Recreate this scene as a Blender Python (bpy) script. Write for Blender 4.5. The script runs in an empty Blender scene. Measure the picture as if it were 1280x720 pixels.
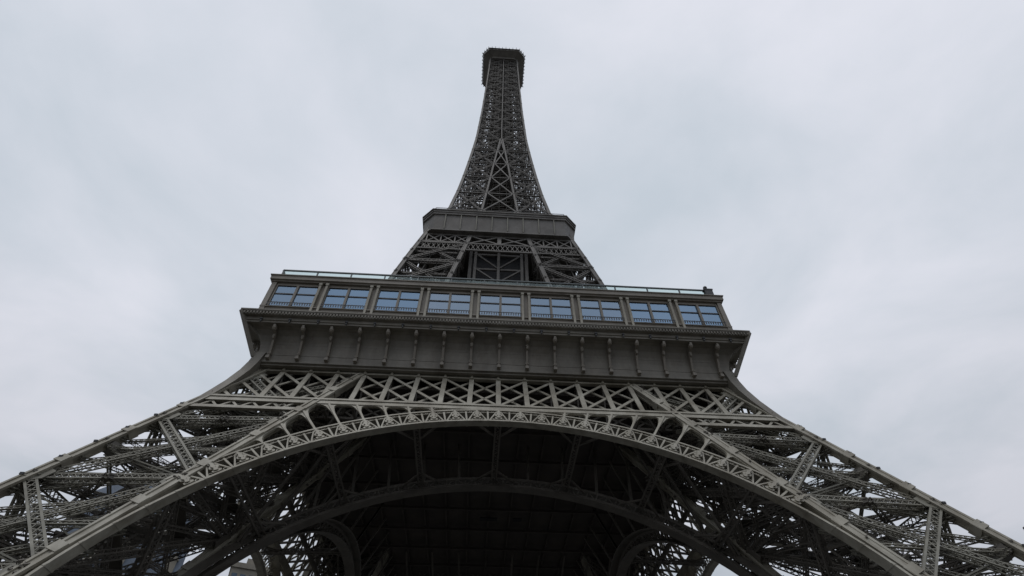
import bpy, math, random
import numpy as np
from mathutils import Vector, Matrix

# ------------------------------------------------------------------ camera, sky, sun, exposure
SC = bpy.context.scene
COL = SC.collection
S = 0.5                      # the tower is half the size of the one in Paris: all lengths below are in tower units, S metres each
R = math.radians

cam_d = bpy.data.cameras.new("camera")
cam = bpy.data.objects.new("camera", cam_d)
COL.objects.link(cam)
SC.camera = cam
cam_d.sensor_width = 36.0
cam_d.lens = 676.838 / 1280.0 * 36.0
cam_d.clip_start = 0.1
cam_d.clip_end = 6000.0
_yaw, _pitch, _roll = 0.0662823, 0.8714061, -0.0029663
_f = Vector((math.sin(_yaw) * math.cos(_pitch), math.cos(_yaw) * math.cos(_pitch), math.sin(_pitch)))
_r = Vector((math.cos(_yaw), -math.sin(_yaw), 0))
_u = _r.cross(_f)
_r2 = math.cos(_roll) * _r + math.sin(_roll) * _u
_u2 = -math.sin(_roll) * _r + math.cos(_roll) * _u
M = Matrix((( _r2.x, _u2.x, -_f.x), (_r2.y, _u2.y, -_f.y), (_r2.z, _u2.z, -_f.z)))
CAM = Vector((-1.8858, -89.7487, 3.3826)) * S
cam.matrix_world = Matrix.Translation(CAM) @ M.to_4x4()

SUN_EL, SUN_AZ = R(70), R(225)          # azimuth clockwise from +Y: behind the camera, a little to the left
world = bpy.data.worlds.new("World")
SC.world = world
world.use_nodes = True
nt = world.node_tree
nt.nodes.clear()
N = nt.nodes.new; L = nt.links.new
out = N("ShaderNodeOutputWorld")
sky = N("ShaderNodeTexSky"); sky.sky_type = 'NISHITA'; sky.sun_disc = False
sky.sun_elevation = SUN_EL; sky.sun_rotation = SUN_AZ
bg_sky = N("ShaderNodeBackground"); bg_sky.inputs["Strength"].default_value = 0.07
L(sky.outputs[0], bg_sky.inputs["Color"])
tc = N("ShaderNodeTexCoord")
sep = N("ShaderNodeSeparateXYZ"); L(tc.outputs["Generated"], sep.inputs[0])
# clouds lie on a flat layer high up: direction / height gives the place on that layer
mx = N("ShaderNodeMath"); mx.operation = 'MAXIMUM'; L(sep.outputs["Z"], mx.inputs[0]); mx.inputs[1].default_value = 0.12
dv = N("ShaderNodeVectorMath"); dv.operation = 'DIVIDE'; L(tc.outputs["Generated"], dv.inputs[0])
cmb = N("ShaderNodeCombineXYZ")
for i in range(3): L(mx.outputs[0], cmb.inputs[i])
L(cmb.outputs[0], dv.inputs[1])
mp = N("ShaderNodeMapping"); L(dv.outputs[0], mp.inputs["Vector"]); mp.inputs["Location"].default_value = (2.3, 0.4, 0)
n1 = N("ShaderNodeTexNoise"); n1.inputs["Scale"].default_value = 1.7; n1.inputs["Detail"].default_value = 9; n1.inputs["Roughness"].default_value = 0.52
n1.inputs["Distortion"].default_value = 0.25
L(mp.outputs[0], n1.inputs["Vector"])
rmp = N("ShaderNodeValToRGB"); L(n1.outputs["Fac"], rmp.inputs[0])
rmp.color_ramp.elements[0].position = 0.30; rmp.color_ramp.elements[0].color = (0.585, 0.645, 0.715, 1)
rmp.color_ramp.elements[1].position = 0.66; rmp.color_ramp.elements[1].color = (0.80, 0.815, 0.89, 1)
# overcast sky, dimmer low down; darkened further near the horizon to deepen undersides
ele = N("ShaderNodeValToRGB"); L(sep.outputs["Z"], ele.inputs[0])
_e = ele.color_ramp.elements
_e[0].position = 0.10; _e[0].color = (0.22, 0.22, 0.22, 1)
_e[1].position = 0.25; _e[1].color = (0.74, 0.74, 0.74, 1)
for p_, v_ in ((0.42, 0.85), (0.62, 0.98), (0.85, 1.01)):
    k_ = _e.new(p_); k_.color = (v_, v_, v_, 1)
mul = N("ShaderNodeVectorMath"); mul.operation = 'SCALE'; L(rmp.outputs[0], mul.inputs[0]); L(ele.outputs[0], mul.inputs["Scale"])
bg_cl = N("ShaderNodeBackground"); bg_cl.inputs["Strength"].default_value = 1.0
L(mul.outputs[0], bg_cl.inputs["Color"])
ms = N("ShaderNodeMixShader"); ms.inputs[0].default_value = 0.93
L(bg_sky.outputs[0], ms.inputs[1]); L(bg_cl.outputs[0], ms.inputs[2]); L(ms.outputs[0], out.inputs["Surface"])

sun_d = bpy.data.lights.new("sun", 'SUN')
sun_d.energy = 0.6; sun_d.angle = R(25); sun_d.color = (1.0, 0.96, 0.9)
sun = bpy.data.objects.new("sun", sun_d); COL.objects.link(sun)
_sd = Vector((math.sin(SUN_AZ) * math.cos(SUN_EL), math.cos(SUN_AZ) * math.cos(SUN_EL), math.sin(SUN_EL)))
sun.rotation_euler = _sd.to_track_quat('Z', 'Y').to_euler()

SC.view_settings.view_transform = 'Standard'
SC.view_settings.look = 'None'
SC.view_settings.exposure = 0.0
SC.view_settings.gamma = 1.0
SC.view_settings.use_curve_mapping = False
SC.cycles.max_bounces = 5
SC.cycles.diffuse_bounces = 3

# ------------------------------------------------------------------ materials
def mat(name, base, rough=0.6, var=0.25, scale=1.2, metal=0.0, streak=0.0, tint=None, bump=0.0, fine=8.0, grime=0.0):
    m = bpy.data.materials.new(name); m.use_nodes = True
    t = m.node_tree; n = t.nodes; b = n["Principled BSDF"]
    b.inputs["Roughness"].default_value = rough; b.inputs["Metallic"].default_value = metal
    co = n.new("ShaderNodeTexCoord")
    mpn = n.new("ShaderNodeMapping"); t.links.new(co.outputs["Object"], mpn.inputs[0])
    mpn.inputs["Scale"].default_value = (1, 1, 1 - 0.85 * streak)
    a = n.new("ShaderNodeTexNoise"); a.inputs["Scale"].default_value = scale; a.inputs["Detail"].default_value = 6
    a.inputs["Roughness"].default_value = 0.65
    t.links.new(mpn.outputs[0], a.inputs["Vector"])
    rp = n.new("ShaderNodeValToRGB"); t.links.new(a.outputs["Fac"], rp.inputs[0])
    lo = [c * (1 - var) for c in base]; hi = [min(1, c * (1 + var)) for c in base]
    if tint: lo = [l * k for l, k in zip(lo, tint)]
    rp.color_ramp.elements[0].position = 0.3; rp.color_ramp.elements[0].color = (*lo, 1)
    rp.color_ramp.elements[1].position = 0.7; rp.color_ramp.elements[1].color = (*hi, 1)
    if grime:
        g2 = n.new("ShaderNodeTexNoise"); g2.inputs["Scale"].default_value = 0.35; g2.inputs["Detail"].default_value = 8; g2.inputs["Roughness"].default_value = 0.7
        t.links.new(mpn.outputs[0], g2.inputs["Vector"])
        r2 = n.new("ShaderNodeValToRGB"); t.links.new(g2.outputs["Fac"], r2.inputs[0])
        r2.color_ramp.elements[0].position = 0.36; r2.color_ramp.elements[0].color = (0.62, 0.58, 0.52, 1)
        r2.color_ramp.elements[1].position = 0.56; r2.color_ramp.elements[1].color = (1, 1, 1, 1)
        m1 = n.new("ShaderNodeMix"); m1.data_type = 'RGBA'; m1.blend_type = 'MULTIPLY'; m1.inputs[0].default_value = grime
        t.links.new(rp.outputs[0], m1.inputs[6]); t.links.new(r2.outputs[0], m1.inputs[7])
        g3 = n.new("ShaderNodeTexNoise"); g3.inputs["Scale"].default_value = 2.6; g3.inputs["Detail"].default_value = 9; g3.inputs["Roughness"].default_value = 0.75
        t.links.new(mpn.outputs[0], g3.inputs["Vector"])
        r3 = n.new("ShaderNodeMapRange"); t.links.new(g3.outputs["Fac"], r3.inputs[0])
        r3.inputs["From Min"].default_value = 0.60; r3.inputs["From Max"].default_value = 0.72; r3.inputs["To Max"].default_value = 0.55 * grime
        m2 = n.new("ShaderNodeMix"); m2.data_type = 'RGBA'
        t.links.new(r3.outputs[0], m2.inputs[0]); t.links.new(m1.outputs[2], m2.inputs[6]); m2.inputs[7].default_value = (0.085, 0.055, 0.035, 1)
        t.links.new(m2.outputs[2], b.inputs["Base Color"])
    else:
        t.links.new(rp.outputs[0], b.inputs["Base Color"])
    if bump:
        f = n.new("ShaderNodeTexNoise"); f.inputs["Scale"].default_value = fine; f.inputs["Detail"].default_value = 4
        t.links.new(co.outputs["Object"], f.inputs["Vector"])
        bp = n.new("ShaderNodeBump"); bp.inputs["Strength"].default_value = bump; bp.inputs["Distance"].default_value = 0.02
        t.links.new(f.outputs["Fac"], bp.inputs["Height"]); t.links.new(bp.outputs[0], b.inputs["Normal"])
    return m

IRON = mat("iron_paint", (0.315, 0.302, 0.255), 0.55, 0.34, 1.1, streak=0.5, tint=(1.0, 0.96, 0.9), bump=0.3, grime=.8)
IRON_SHADED = mat("shaded_iron_paint", (0.105, 0.095, 0.08), 0.65, 0.3, 0.9, streak=0.5)  # same iron, with the shade inside the structure put into the colour
IRON_HALFSHADE = mat("halfshade_iron_paint", (0.21, 0.203, 0.168), 0.6, 0.3, 1.0, streak=0.5, grime=.6)  # same iron again, colour partly darkened to stand for shade on the lattice
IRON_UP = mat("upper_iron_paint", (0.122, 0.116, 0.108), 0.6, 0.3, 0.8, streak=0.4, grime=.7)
FRIEZE = mat("frieze_paint", (0.178, 0.165, 0.138), 0.55, 0.22, 0.8, streak=0.6, bump=0.2, grime=.9)
WALL = mat("pavilion_paint", (0.20, 0.18, 0.15), 0.5, 0.2, 1.0, streak=0.5, bump=0.15, grime=.7)
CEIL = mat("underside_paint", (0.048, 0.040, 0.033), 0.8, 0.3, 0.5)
DARK = mat("dark_metal", (0.035, 0.037, 0.04), 0.5, 0.3, 3.0)
PITCHBLACK = mat("hatch_paint", (0.008, 0.008, 0.009), 0.9, 0.2, 2.0)
RAIL = mat("railing_metal", (0.10, 0.115, 0.12), 0.4, 0.2, 2.0, metal=0.3)
GROUND = mat("paving", (0.09, 0.088, 0.083), 0.85, 0.3, 0.15, bump=0.4)
SLATE = mat("slate_roof", (0.15, 0.185, 0.24), 0.6, 0.3, 0.5, streak=0.3)
STONE = mat("cream_stone", (0.26, 0.24, 0.20), 0.8, 0.2, 0.4, streak=0.4)
ROOFGLASS = mat("window_glass_far", (0.06, 0.10, 0.15), 0.15, 0.3, 0.4)

def glass(name, tint, through, clear=(0.55, 0.66, 0.72)):
    m = bpy.data.materials.new(name); m.use_nodes = True
    t = m.node_tree; n = t.nodes; n.remove(n["Principled BSDF"])
    g = n.new("ShaderNodeBsdfGlossy"); g.inputs["Color"].default_value = (*tint, 1); g.inputs["Roughness"].default_value = 0.03
    tr = n.new("ShaderNodeBsdfTransparent"); tr.inputs["Color"].default_value = (*clear, 1)
    mixs = n.new("ShaderNodeMixShader"); mixs.inputs[0].default_value = through
    co = n.new("ShaderNodeTexCoord"); no = n.new("ShaderNodeTexNoise"); no.inputs["Scale"].default_value = 0.9
    t.links.new(co.outputs["Object"], no.inputs["Vector"])
    bp = n.new("ShaderNodeBump"); bp.inputs["Strength"].default_value = 0.05; bp.inputs["Distance"].default_value = 0.05
    t.links.new(no.outputs["Fac"], bp.inputs["Height"]); t.links.new(bp.outputs[0], g.inputs["Normal"])
    t.links.new(g.outputs[0], mixs.inputs[1]); t.links.new(tr.outputs[0], mixs.inputs[2])
    t.links.new(mixs.outputs[0], n["Material Output"].inputs["Surface"])
    return m
PANE = glass("blue_window_glass", (0.265, 0.345, 0.44), 0.24)
PANES = [PANE, glass("pale_window_glass", (0.31, 0.385, 0.47), 0.3), glass("deep_window_glass", (0.235, 0.335, 0.45), 0.22)]
CURTAIN = mat("pale_curtain", (0.55, 0.56, 0.53), 0.9, 0.1, 3.0)
PALEGLASS = glass("pale_railing_glass", (0.5, 0.55, 0.55), 0.90, (0.88, 0.95, 0.94))

# ------------------------------------------------------------------ mesh builder
class MB:
    """Collects bars (long boxes), boxes and free faces, in tower units, and links them as ONE mesh object."""
    def __init__(self): self.b = []; self.v = []; self.f = []
    def bar(self, p, q, w, d=None, up=(0, 0, 1)):
        self.b.append((*p, *q, w, w if d is None else d, *up))
    def box(self, x0, x1, y0, y1, z0, z1):
        self.b.append((x0, (y0 + y1) / 2, (z0 + z1) / 2, x1, (y0 + y1) / 2, (z0 + z1) / 2, y1 - y0, z1 - z0, 0, 0, 1))
    def poly(self, pts, faces):
        o = len(self.v); self.v += [tuple(p) for p in pts]; self.f += [tuple(i + o for i in f) for f in faces]
    def sweep(self, rings, closed=True, caps=True):
        n = len(rings[0]); o = len(self.v)
        for r_ in rings: self.v += [tuple(p) for p in r_]
        for a in range(len(rings) - 1):
            for i in range(n if closed else n - 1):
                j = (i + 1) % n
                self.f.append((o + a * n + i, o + a * n + j, o + (a + 1) * n + j, o + (a + 1) * n + i))
        if caps and closed:
            self.f.append(tuple(o + i for i in range(n))[::-1]); self.f.append(tuple(o + (len(rings) - 1) * n + i for i in range(n)))
    def prism(self, pts2, fn, a, b):
        """closed outline pts2 pushed from a to b; fn(u, v, t) -> point"""
        self.sweep([[fn(u, v, a) for u, v in pts2], [fn(u, v, b) for u, v in pts2]])
    def ball(self, c, rx, ry, rz, n=8, m=5):
        rings = []
        for i in range(m + 1):
            ph = math.pi * (i / m - 0.5); rr = max(math.cos(ph), 0.05)
            rings.append([(c[0] + rx * rr * math.cos(2 * math.pi * k / n), c[1] + ry * rr * math.sin(2 * math.pi * k / n), c[2] + rz * math.sin(ph)) for k in range(n)])
        self.sweep(rings)
    def tube(self, p, q, r0, r1=None, n=8):
        p, q = Vector(p), Vector(q); t = (q - p).normalized()
        a = t.orthogonal().normalized(); b = t.cross(a); r1 = r0 if r1 is None else r1
        self.sweep([[p + (a * math.cos(6.2832 * k / n) + b * math.sin(6.2832 * k / n)) * r0 for k in range(n)],
                    [q + (a * math.cos(6.2832 * k / n) + b * math.sin(6.2832 * k / n)) * r1 for k in range(n)]])
    def mesh(self, name, m):
        V = [np.array(self.v, dtype=float).reshape(-1, 3)] if self.v else []
        loops = []; sizes = []
        if self.f:
            for f in self.f: loops.append(np.array(f)); sizes.append(len(f))
        off = len(self.v)
        if self.b:
            A = np.array(self.b, dtype=float)
            P, Q, w, d, up = A[:, 0:3], A[:, 3:6], A[:, 6:7], A[:, 7:8], A[:, 8:11]
            t = Q - P; ln = np.linalg.norm(t, axis=1, keepdims=True); t = t / np.maximum(ln, 1e-9)
            s = np.cross(up, t); sl = np.linalg.norm(s, axis=1, keepdims=True)
            bad = sl[:, 0] < 1e-4
            if bad.any():
                s[bad] = np.cross(np.tile([[0, 1.0, 0]], (bad.sum(), 1)), t[bad]); sl = np.linalg.norm(s, axis=1, keepdims=True)
            s = s / sl; n = np.cross(t, s)
            c = []
            for base in (P, Q):
                for a_, b_ in ((-1, -1), (1, -1), (1, 1), (-1, 1)):
                    c.append(base + s * w / 2 * a_ + n * d / 2 * b_)
            C = np.stack(c, 1).reshape(-1, 3); V.append(C)
            F = np.array([[3, 2, 1, 0], [4, 5, 6, 7], [0, 1, 5, 4], [1, 2, 6, 5], [2, 3, 7, 6], [3, 0, 4, 7]])
            allf = (F[None] + (np.arange(len(A)) * 8)[:, None, None] + off).reshape(-1)
            loops.append(allf); sizes += [4] * (len(allf) // 4)
        V = np.concatenate(V) * S
        lp = np.concatenate(loops).astype(np.int32); sz = np.array(sizes, dtype=np.int32)
        me = bpy.data.meshes.new(name)
        me.vertices.add(len(V)); me.vertices.foreach_set("co", V.astype(np.float32).ravel())
        me.loops.add(len(lp)); me.loops.foreach_set("vertex_index", lp)
        me.polygons.add(len(sz)); me.polygons.foreach_set("loop_start", np.concatenate([[0], np.cumsum(sz)[:-1]]).astype(np.int32))
        me.polygons.foreach_set("use_smooth", np.zeros(len(sz), dtype=bool))
        me.update(calc_edges=True); me.validate()
        me.materials.append(m)
        return me
    def build(self, name, m, parent=None, rz=0.0, loc=(0, 0, 0)):
        return link(name, self.mesh(name, m), parent, rz, loc)

def link(name, me, parent=None, rz=0.0, loc=(0, 0, 0)):
    o = bpy.data.objects.new(name, me); COL.objects.link(o)
    o.parent = parent; o.rotation_euler.z = rz; o.location = loc
    return o
def empty(name, loc):
    o = bpy.data.objects.new(name, None); COL.objects.link(o); o.location = loc; o.empty_display_size = 0.5
    return o
def tag(o, label=None, cat=None, group=None, kind=None):
    for k_, v_ in (("label", label), ("category", cat), ("group", group), ("kind", kind)):
        if v_: o[k_] = v_
    return o
QUARTERS = [0, R(90), R(180), R(270)]

def lat(mb, P, Q, w, d, nrm, edge=0.2, lace=0.1, pitch=None, cross=False, sides=True, flat=None):
    """a lattice beam: four corner flats and zigzag lacing; w lies in the face (across nrm), d along nrm"""
    P, Q = np.array(P, float), np.array(Q, float); t = Q - P; ln = np.linalg.norm(t); t /= ln
    n = np.array(nrm, float); n = n - t * (n @ t); n /= np.linalg.norm(n); s = np.cross(t, n)
    flat = edge if flat is None else flat
    for a in (-1, 1):
        for b in (-1, 1):
            o = s * a * (w - edge) / 2 + n * b * (d - flat) / 2
            mb.bar(P + o, Q + o, flat if False else edge, flat, n)
    k = max(2, int(round(ln / (pitch or w)))); st = ln / k
    for i in range(k):
        a0, a1 = P + t * st * i, P + t * st * (i + 1)
        sg = 1 if i % 2 else -1
        for b in (-1, 1):
            o = n * b * (d - lace) / 2
            mb.bar(a0 + o + s * sg * w * 0.42, a1 + o - s * sg * w * 0.42, lace, lace * 0.6, n)
            if cross: mb.bar(a0 + o - s * sg * w * 0.42, a1 + o + s * sg * w * 0.42, lace, lace * 0.6, n)
        if sides:
            for b in (-1, 1):
                o = s * b * (w - lace) / 2
                mb.bar(a0 + o + n * sg * d * 0.42, a1 + o - n * sg * d * 0.42, lace, lace * 0.6, s)

# ------------------------------------------------------------------ the setting
g = MB(); g.poly([(-6000, -6000, 0), (6000, -6000, 0), (6000, 6000, 0), (-6000, 6000, 0)], [(0, 1, 2, 3)])
tag(g.build("ground", GROUND), kind="structure")

# ------------------------------------------------------------------ the tower's profile
KS = 0.48; KQ = math.sqrt(1 + KS * KS); PW = 13.7
def h1(z): return 29.75 + KS * (57 - z)
_Z = [57.6, 86.5, 97.2, 109.4, 116.4, 125.6, 139, 153, 167, 180, 206, 230, 255, 277]
_H = [26.9, 21.5, 19.6, 17.3, 16.0, 13.55, 11.95, 10.75, 9.7, 8.85, 7.95, 7.4, 6.9, 6.5]
_ZI = [57.6, 87.7, 108, 116.4, 128, 157.5, 181]
_HI = [14.2, 9.4, 6.2, 5.25, 4.28, 2.0, 0.0]
def h2(z): return float(np.interp(z, _Z, _H))
def hi2(z): return float(np.interp(z, _ZI, _HI))
def F(x, z, off=0.0): return np.array((x, -h1(z) + off, z))          # a point on the leaning south face
NF = np.array((0, -1, KS)) / KQ
AC = 11.9                                                             # the arch circle's centre, measured along the face
def A(th, r, off=0.0):
    s = AC + r * math.cos(th); return F(r * math.sin(th), s / KQ, off)

tower = empty("lattice_tower", (0, 0, 0))
tag(tower, "tall brown iron lattice tower on four arched legs with a glazed first floor gallery", "tower")

# ------------------------------------------------------------------ big arches
R0, R1 = 34.3, 37.12
STEP = 0.0717
def ring(mb, th0, th1, sec, n=90, off=0.0):
    mb.sweep([[A(th0 + (th1 - th0) * i / n, r, o + off) for r, o in sec] for i in range(n + 1)])
arch = MB()
ring(arch, -1.78, 1.78, [(R0, -0.25), (R0 + 0.27, -0.25), (R0 + 0.27, 0.0), (R0 + 0.2, 0.05), (R0 + 0.2, 0.85), (R0, 0.85)])
ring(arch, -0.96, 0.96, [(R1 - 0.24, -0.2), (R1, -0.2), (R1, 1.3), (R1 - 0.15, 1.3), (R1 - 0.15, 0.05), (R1 - 0.24, 0.0)])
ring(arch, -1.78, 1.78, [(R0 + 0.2, 0.7), (R0 + 0.5, 0.7), (R0 + 0.5, 0.85), (R0 + 0.2, 0.85)])
ring(arch, -0.93, 0.93, [(R1 - 0.62, -0.08), (R1 - 0.53, -0.08), (R1 - 0.53, 0.04), (R1 - 0.62, 0.04)])
for i in range(-24, 25):                                              # plate joints across the soffit and the rim
    th = (i + .5) * STEP
    arch.bar(A(th, R0 - .012, -.27), A(th, R0 - .012, .86), .22, .05, (math.sin(th), 0, math.cos(th)))
    arch.bar(A(th, R0 + .02, -.262), A(th, R0 + .25, -.262), .2, .04, NF)
al = MB(); orn = MB()
NM = 13
NA = lambda th: np.cross(A(th + .01, R0) - A(th, R0), NF)
for i in range(-2 * NM, 2 * NM + 1):
    th = i * STEP / 2
    if i % 2:                                                         # thin radial post between two ornaments
        al.bar(A(th, R0 + 0.2), A(th, R1 - 0.2), 0.2, 0.16, NF)
        for sg in (-1, 1):
            al.bar(A(th + sg * 0.004, R0 + 0.27), A(th + sg * STEP * 0.42, R1 - 0.3), 0.16, 0.14, NF)
            al.bar(A(th, R0 + 0.3, .8), A(th + sg * STEP * 0.5, R1 - 0.3, .8), 0.14, 0.12, NF)
        for sg in (-1, 1):                                            # little scrolls at head and foot
            for rr, rad in ((R1 - 0.38, 0.14), (R0 + 0.6, 0.2)):
                c0 = th + sg * STEP * 0.22
                pts = [A(c0 + rad / 35 * math.cos(u), rr + rad * math.sin(u), -0.02) for u in np.linspace(0, 6.283, 8)]
                for a_, b_ in zip(pts[:-1], pts[1:]): al.bar(a_, b_, 0.07, 0.07, NF)
def ornament_mesh():
    mb = MB()
    half = [(0.16, 0.42), (0.42, 0.5), (0.46, 0.72), (0.24, 0.85), (0.2, 1.0), (0.46, 1.25), (0.40, 1.5), (0.20, 1.75), (0.26, 2.0), (0.18, 2.3), (0.05, 2.42)]
    outl = [(x, y) for x, y in half] + [(-x, y) for x, y in half[::-1]]
    mb.prism(outl, lambda u, v, t: A(u / 35.5, R0 + v, t), -0.28, 0.1)
    mb.prism([(u * 0.45, 0.25 + v * 0.88) for u, v in outl], lambda u, v, t: A(u / 35.5, R0 + v, t), -0.42, -0.27)
    return mb
orn_v, orn_f = ornament_mesh().v, ornament_mesh().f

# spandrel: a plate between arch, girder and leg, with round-headed openings
GB0, GB1 = 44.25, 45.35      # girder bottom chord, heights
GT0, GT1 = 52.15, 52.6
def inner_chord_x(z): return h1(z) - PW
def r_top(th):
    a = abs(th)
    rg = (GB0 * KQ - AC) / math.cos(a)
    # the leg's inner chord: x = h1(z)-PW, z = s/KQ
    rc = (29.75 + KS * 57 - PW - KS * AC / KQ) / (math.sin(a) + KS / KQ * math.cos(a)) - 0.25
    return min(rg, rc)
sp = MB()
def spandrel_span(t0, t1, hole):
    n = 14
    cols = []
    for i in range(n + 1):
        th = t0 + (t1 - t0) * i / n; u = abs(2 * i / n - 1)
        lo = R1 - 0.02; top = r_top(th)
        if hole:
            m = min(r_top(t0), r_top(t1)) if False else top
            hgt = max(0.0, top - R1 - 0.16)
            edge = 0.07
            uu = u / (1 - edge)
            bot = R1 + hgt * (1 - uu ** 6) ** (1 / 2.4) if uu < 1 else lo
            lo = max(lo, min(bot, top - 0.13))
        if top <= lo: top = lo + 0.01
        cols.append((th, lo, top))
    sp.sweep([[A(th, lo, 0.0), A(th, top, 0.0), A(th, top, 0.35), A(th, lo, 0.35)] for th, lo, top in cols])
    if hole:
        thm = (t0 + t1) / 2
for sg in (-1, 1):
    for k in range(0, 11):
        t0, t1 = sg * k * STEP, sg * (k + 1) * STEP
        room = min(r_top(t0), r_top(t1), r_top((t0 + t1) / 2)) - R1
        mid = r_top((t0 + t1) / 2) - R1
        spandrel_span(min(t0, t1), max(t0, t1), mid > 0.3)
    for k in range(3, 10):                                            # raised radial ribs on the plate
        th = sg * k * STEP
        if r_top(th) - R1 > 0.5: sp.bar(A(th, R1, -0.06), A(th, r_top(th) - 0.1, -0.06), 0.24, 0.14, NF)

ORN = []
for i in range(-NM, NM + 1):
    ORN.append(i * STEP)
arch_me, al_me, sp_me = arch.mesh("arch", IRON), al.mesh("arch_lattice", IRON), sp.mesh("spandrel", IRON)
orn_me = []
for th in ORN:
    mb = MB()
    for x, y, z in orn_v:
        pass
    half = [(0.16, 0.42), (0.42, 0.5), (0.46, 0.72), (0.24, 0.85), (0.2, 1.0), (0.46, 1.25), (0.40, 1.5), (0.20, 1.75), (0.26, 2.0), (0.18, 2.3), (0.05, 2.42)]
    outl = half + [(-x, y) for x, y in half[::-1]]
    mb.prism(outl, lambda u, v, t: A(th + u / 35.5, R0 + v, t), -0.28, 0.1)
    mb.prism([(u * 0.45, 0.25 + v * 0.88) for u, v in outl], lambda u, v, t: A(th + u / 35.5, R0 + v, t), -0.42, -0.27)
    orn_me.append(mb.mesh("ornament", IRON))

# the second ring, one leg's width further in, and the struts that tie the two rings
IO, RI = 14.2, 36.3
ia = MB(); il = MB()
ring(ia, -1.5, 1.5, [(R0, -0.2), (R0 + 0.5, -0.2), (R0 + 0.5, 0.0), (R0 + 0.2, 0.05), (R0 + 0.2, 1.3), (R0, 1.3)], 60, IO)
ring(ia, -1.5, 1.5, [(RI - 0.5, -0.1), (RI, -0.1), (RI, 1.2), (RI - 0.2, 1.2), (RI - 0.2, 0.1), (RI - 0.5, 0.1)], 60, IO)
for i in range(-40, 40):
    th = i * STEP / 2
    il.bar(A(th, R0 + .3, IO), A(th, RI - .3, IO), 0.16, 0.14, NF)
    a_, b_ = (R0 + .3, RI - .3) if i % 2 else (RI - .3, R0 + .3)
    il.bar(A(th, a_, IO), A(th + STEP / 2, b_, IO), 0.14, 0.12, NF)
# web plate above the inner ring up to the floor
for sg in (-1, 1):
    for k in range(0, 8):
        th = sg * k * 0.13
        il.bar(A(th, RI, IO + .2), F(math.sin(th) * RI * 1.12, 51, IO + .2), 0.35, 0.25, NF)
ia_me, il_me = ia.mesh("inner_arch", IRON_SHADED), il.mesh("arch_lattice", IRON_SHADED)
def strut_mesh(th):
    mb = MB()
    p, q = A(th, R0 + 0.7, .9), A(th, R0 + 1.2, IO)
    lat(mb, p, q, 0.8, 0.7, (math.sin(th), 0, math.cos(th)), 0.18, 0.09, 0.8)
    for a_ in (-1, 1):
        m_ = p + (q - p) * 0.78; m2 = p + (q - p) * 0.22
        mb.bar(m_, A(th + a_ * 0.075, R0 + 1.2, IO), 0.22, 0.22)
        mb.bar(m2, A(th + a_ * 0.075, R0 + 0.7, .9), 0.22, 0.22)
    return mb.mesh("arch_strut", IRON_SHADED)
st_me = [strut_mesh(t) for t in (-0.83, -0.555, -0.275, 0, 0.275, 0.555, 0.83)]

# ------------------------------------------------------------------ girder under the first floor
PITCH = 3.63
gd = MB(); gr = MB()
def chordline(mb, z0, z1, x0, x1, o0, o1):
    def sec(sx): return [F(sx(z0), z0, o0), F(sx(z1), z1, o0), F(sx(z1), z1, o1), F(sx(z0), z0, o1)]
    mb.sweep([sec(x0), sec(x1)])
full = lambda s_: (lambda z: s_ * (h1(z) - 0.3))
chordline(gd, GB0, GB1 - 0.35, full(-1), full(1), -0.12, 0.5)
chordline(gd, GB1 - 0.35, GB1, full(-1), full(1), -0.26, 0.5)
chordline(gd, GT0, GT1, full(-1), full(1), -0.2, 0.5)
chordline(gr, GB0 + 1.3, GB0 + 1.8, full(-1), full(1), 4.0, 4.4)
chordline(gr, GT0 - 0.5, GT1 - 0.4, full(-1), full(1), 4.0, 4.4)
for sg in (-1, 1):                                                    # second, lower chord across the legs
    chordline(gd, 42.55, 43.1, lambda z: sg * (inner_chord_x(z) + 0.2), lambda z: sg * (h1(z) - 0.3), -0.15, 0.4)
gl = MB()
def clip_segments(p, q, ok, n=120):
    segs = []; cur = None
    for i in range(n + 1):
        t = i / n; x, z = p[0] + (q[0] - p[0]) * t, p[1] + (q[1] - p[1]) * t
        if ok(x, z):
            cur = [t, t] if cur is None else [cur[0], t]
        elif cur: segs.append(cur); cur = None
    if cur: segs.append(cur)
    return [(s_[0], s_[1]) for s_ in segs if s_[1] - s_[0] > 0.05]
okx = lambda x, z: (abs(x) < 5 * PITCH + 0.05) or (inner_chord_x(z) + 0.3 < abs(x) < h1(z) - 0.5)
for k in range(-11, 10):
    for d in (2, -2):
        xa = k * PITCH if d > 0 else (k + 2) * PITCH
        p, q = (xa, GT0), (xa + d * PITCH, GB1)
        for t0, t1 in clip_segments(p, q, okx):
            f_ = lambda t: (p[0] + (q[0] - p[0]) * t, p[1] + (q[1] - p[1]) * t)
            a_, b_ = f_(t0), f_(t1)
            gl.bar(F(*a_, 0.1 if d * (1 if k < -1 else -1) > 0 else 0.55), F(*b_, 0.1 if d * (1 if k < -1 else -1) > 0 else 0.55), 0.38, 0.12, NF)
        a_, b_ = (p[0], GT0), (q[0], GB0 + 1.6)
        if abs(q[0]) < 33 and abs(p[0]) < 32: gr.bar(F(*a_, 4.2), F(*b_, 4.2), 0.34, 0.1, NF)
for k in range(-9, 10):                                               # cross frames between the two girder planes
    x = k * PITCH
    if abs(x) < 31.5:
        gr.bar(F(x, GT0, 0.4), F(x, GT0 - .3, 4.1), 0.3, 0.3); gr.bar(F(x, GB1, 0.4), F(x, GB0 + 1.5, 4.1), 0.3, 0.3)
        gr.bar(F(x, GT0, 0.4), F(x, GB0 + 1.5, 4.1), 0.2, 0.2)
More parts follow.
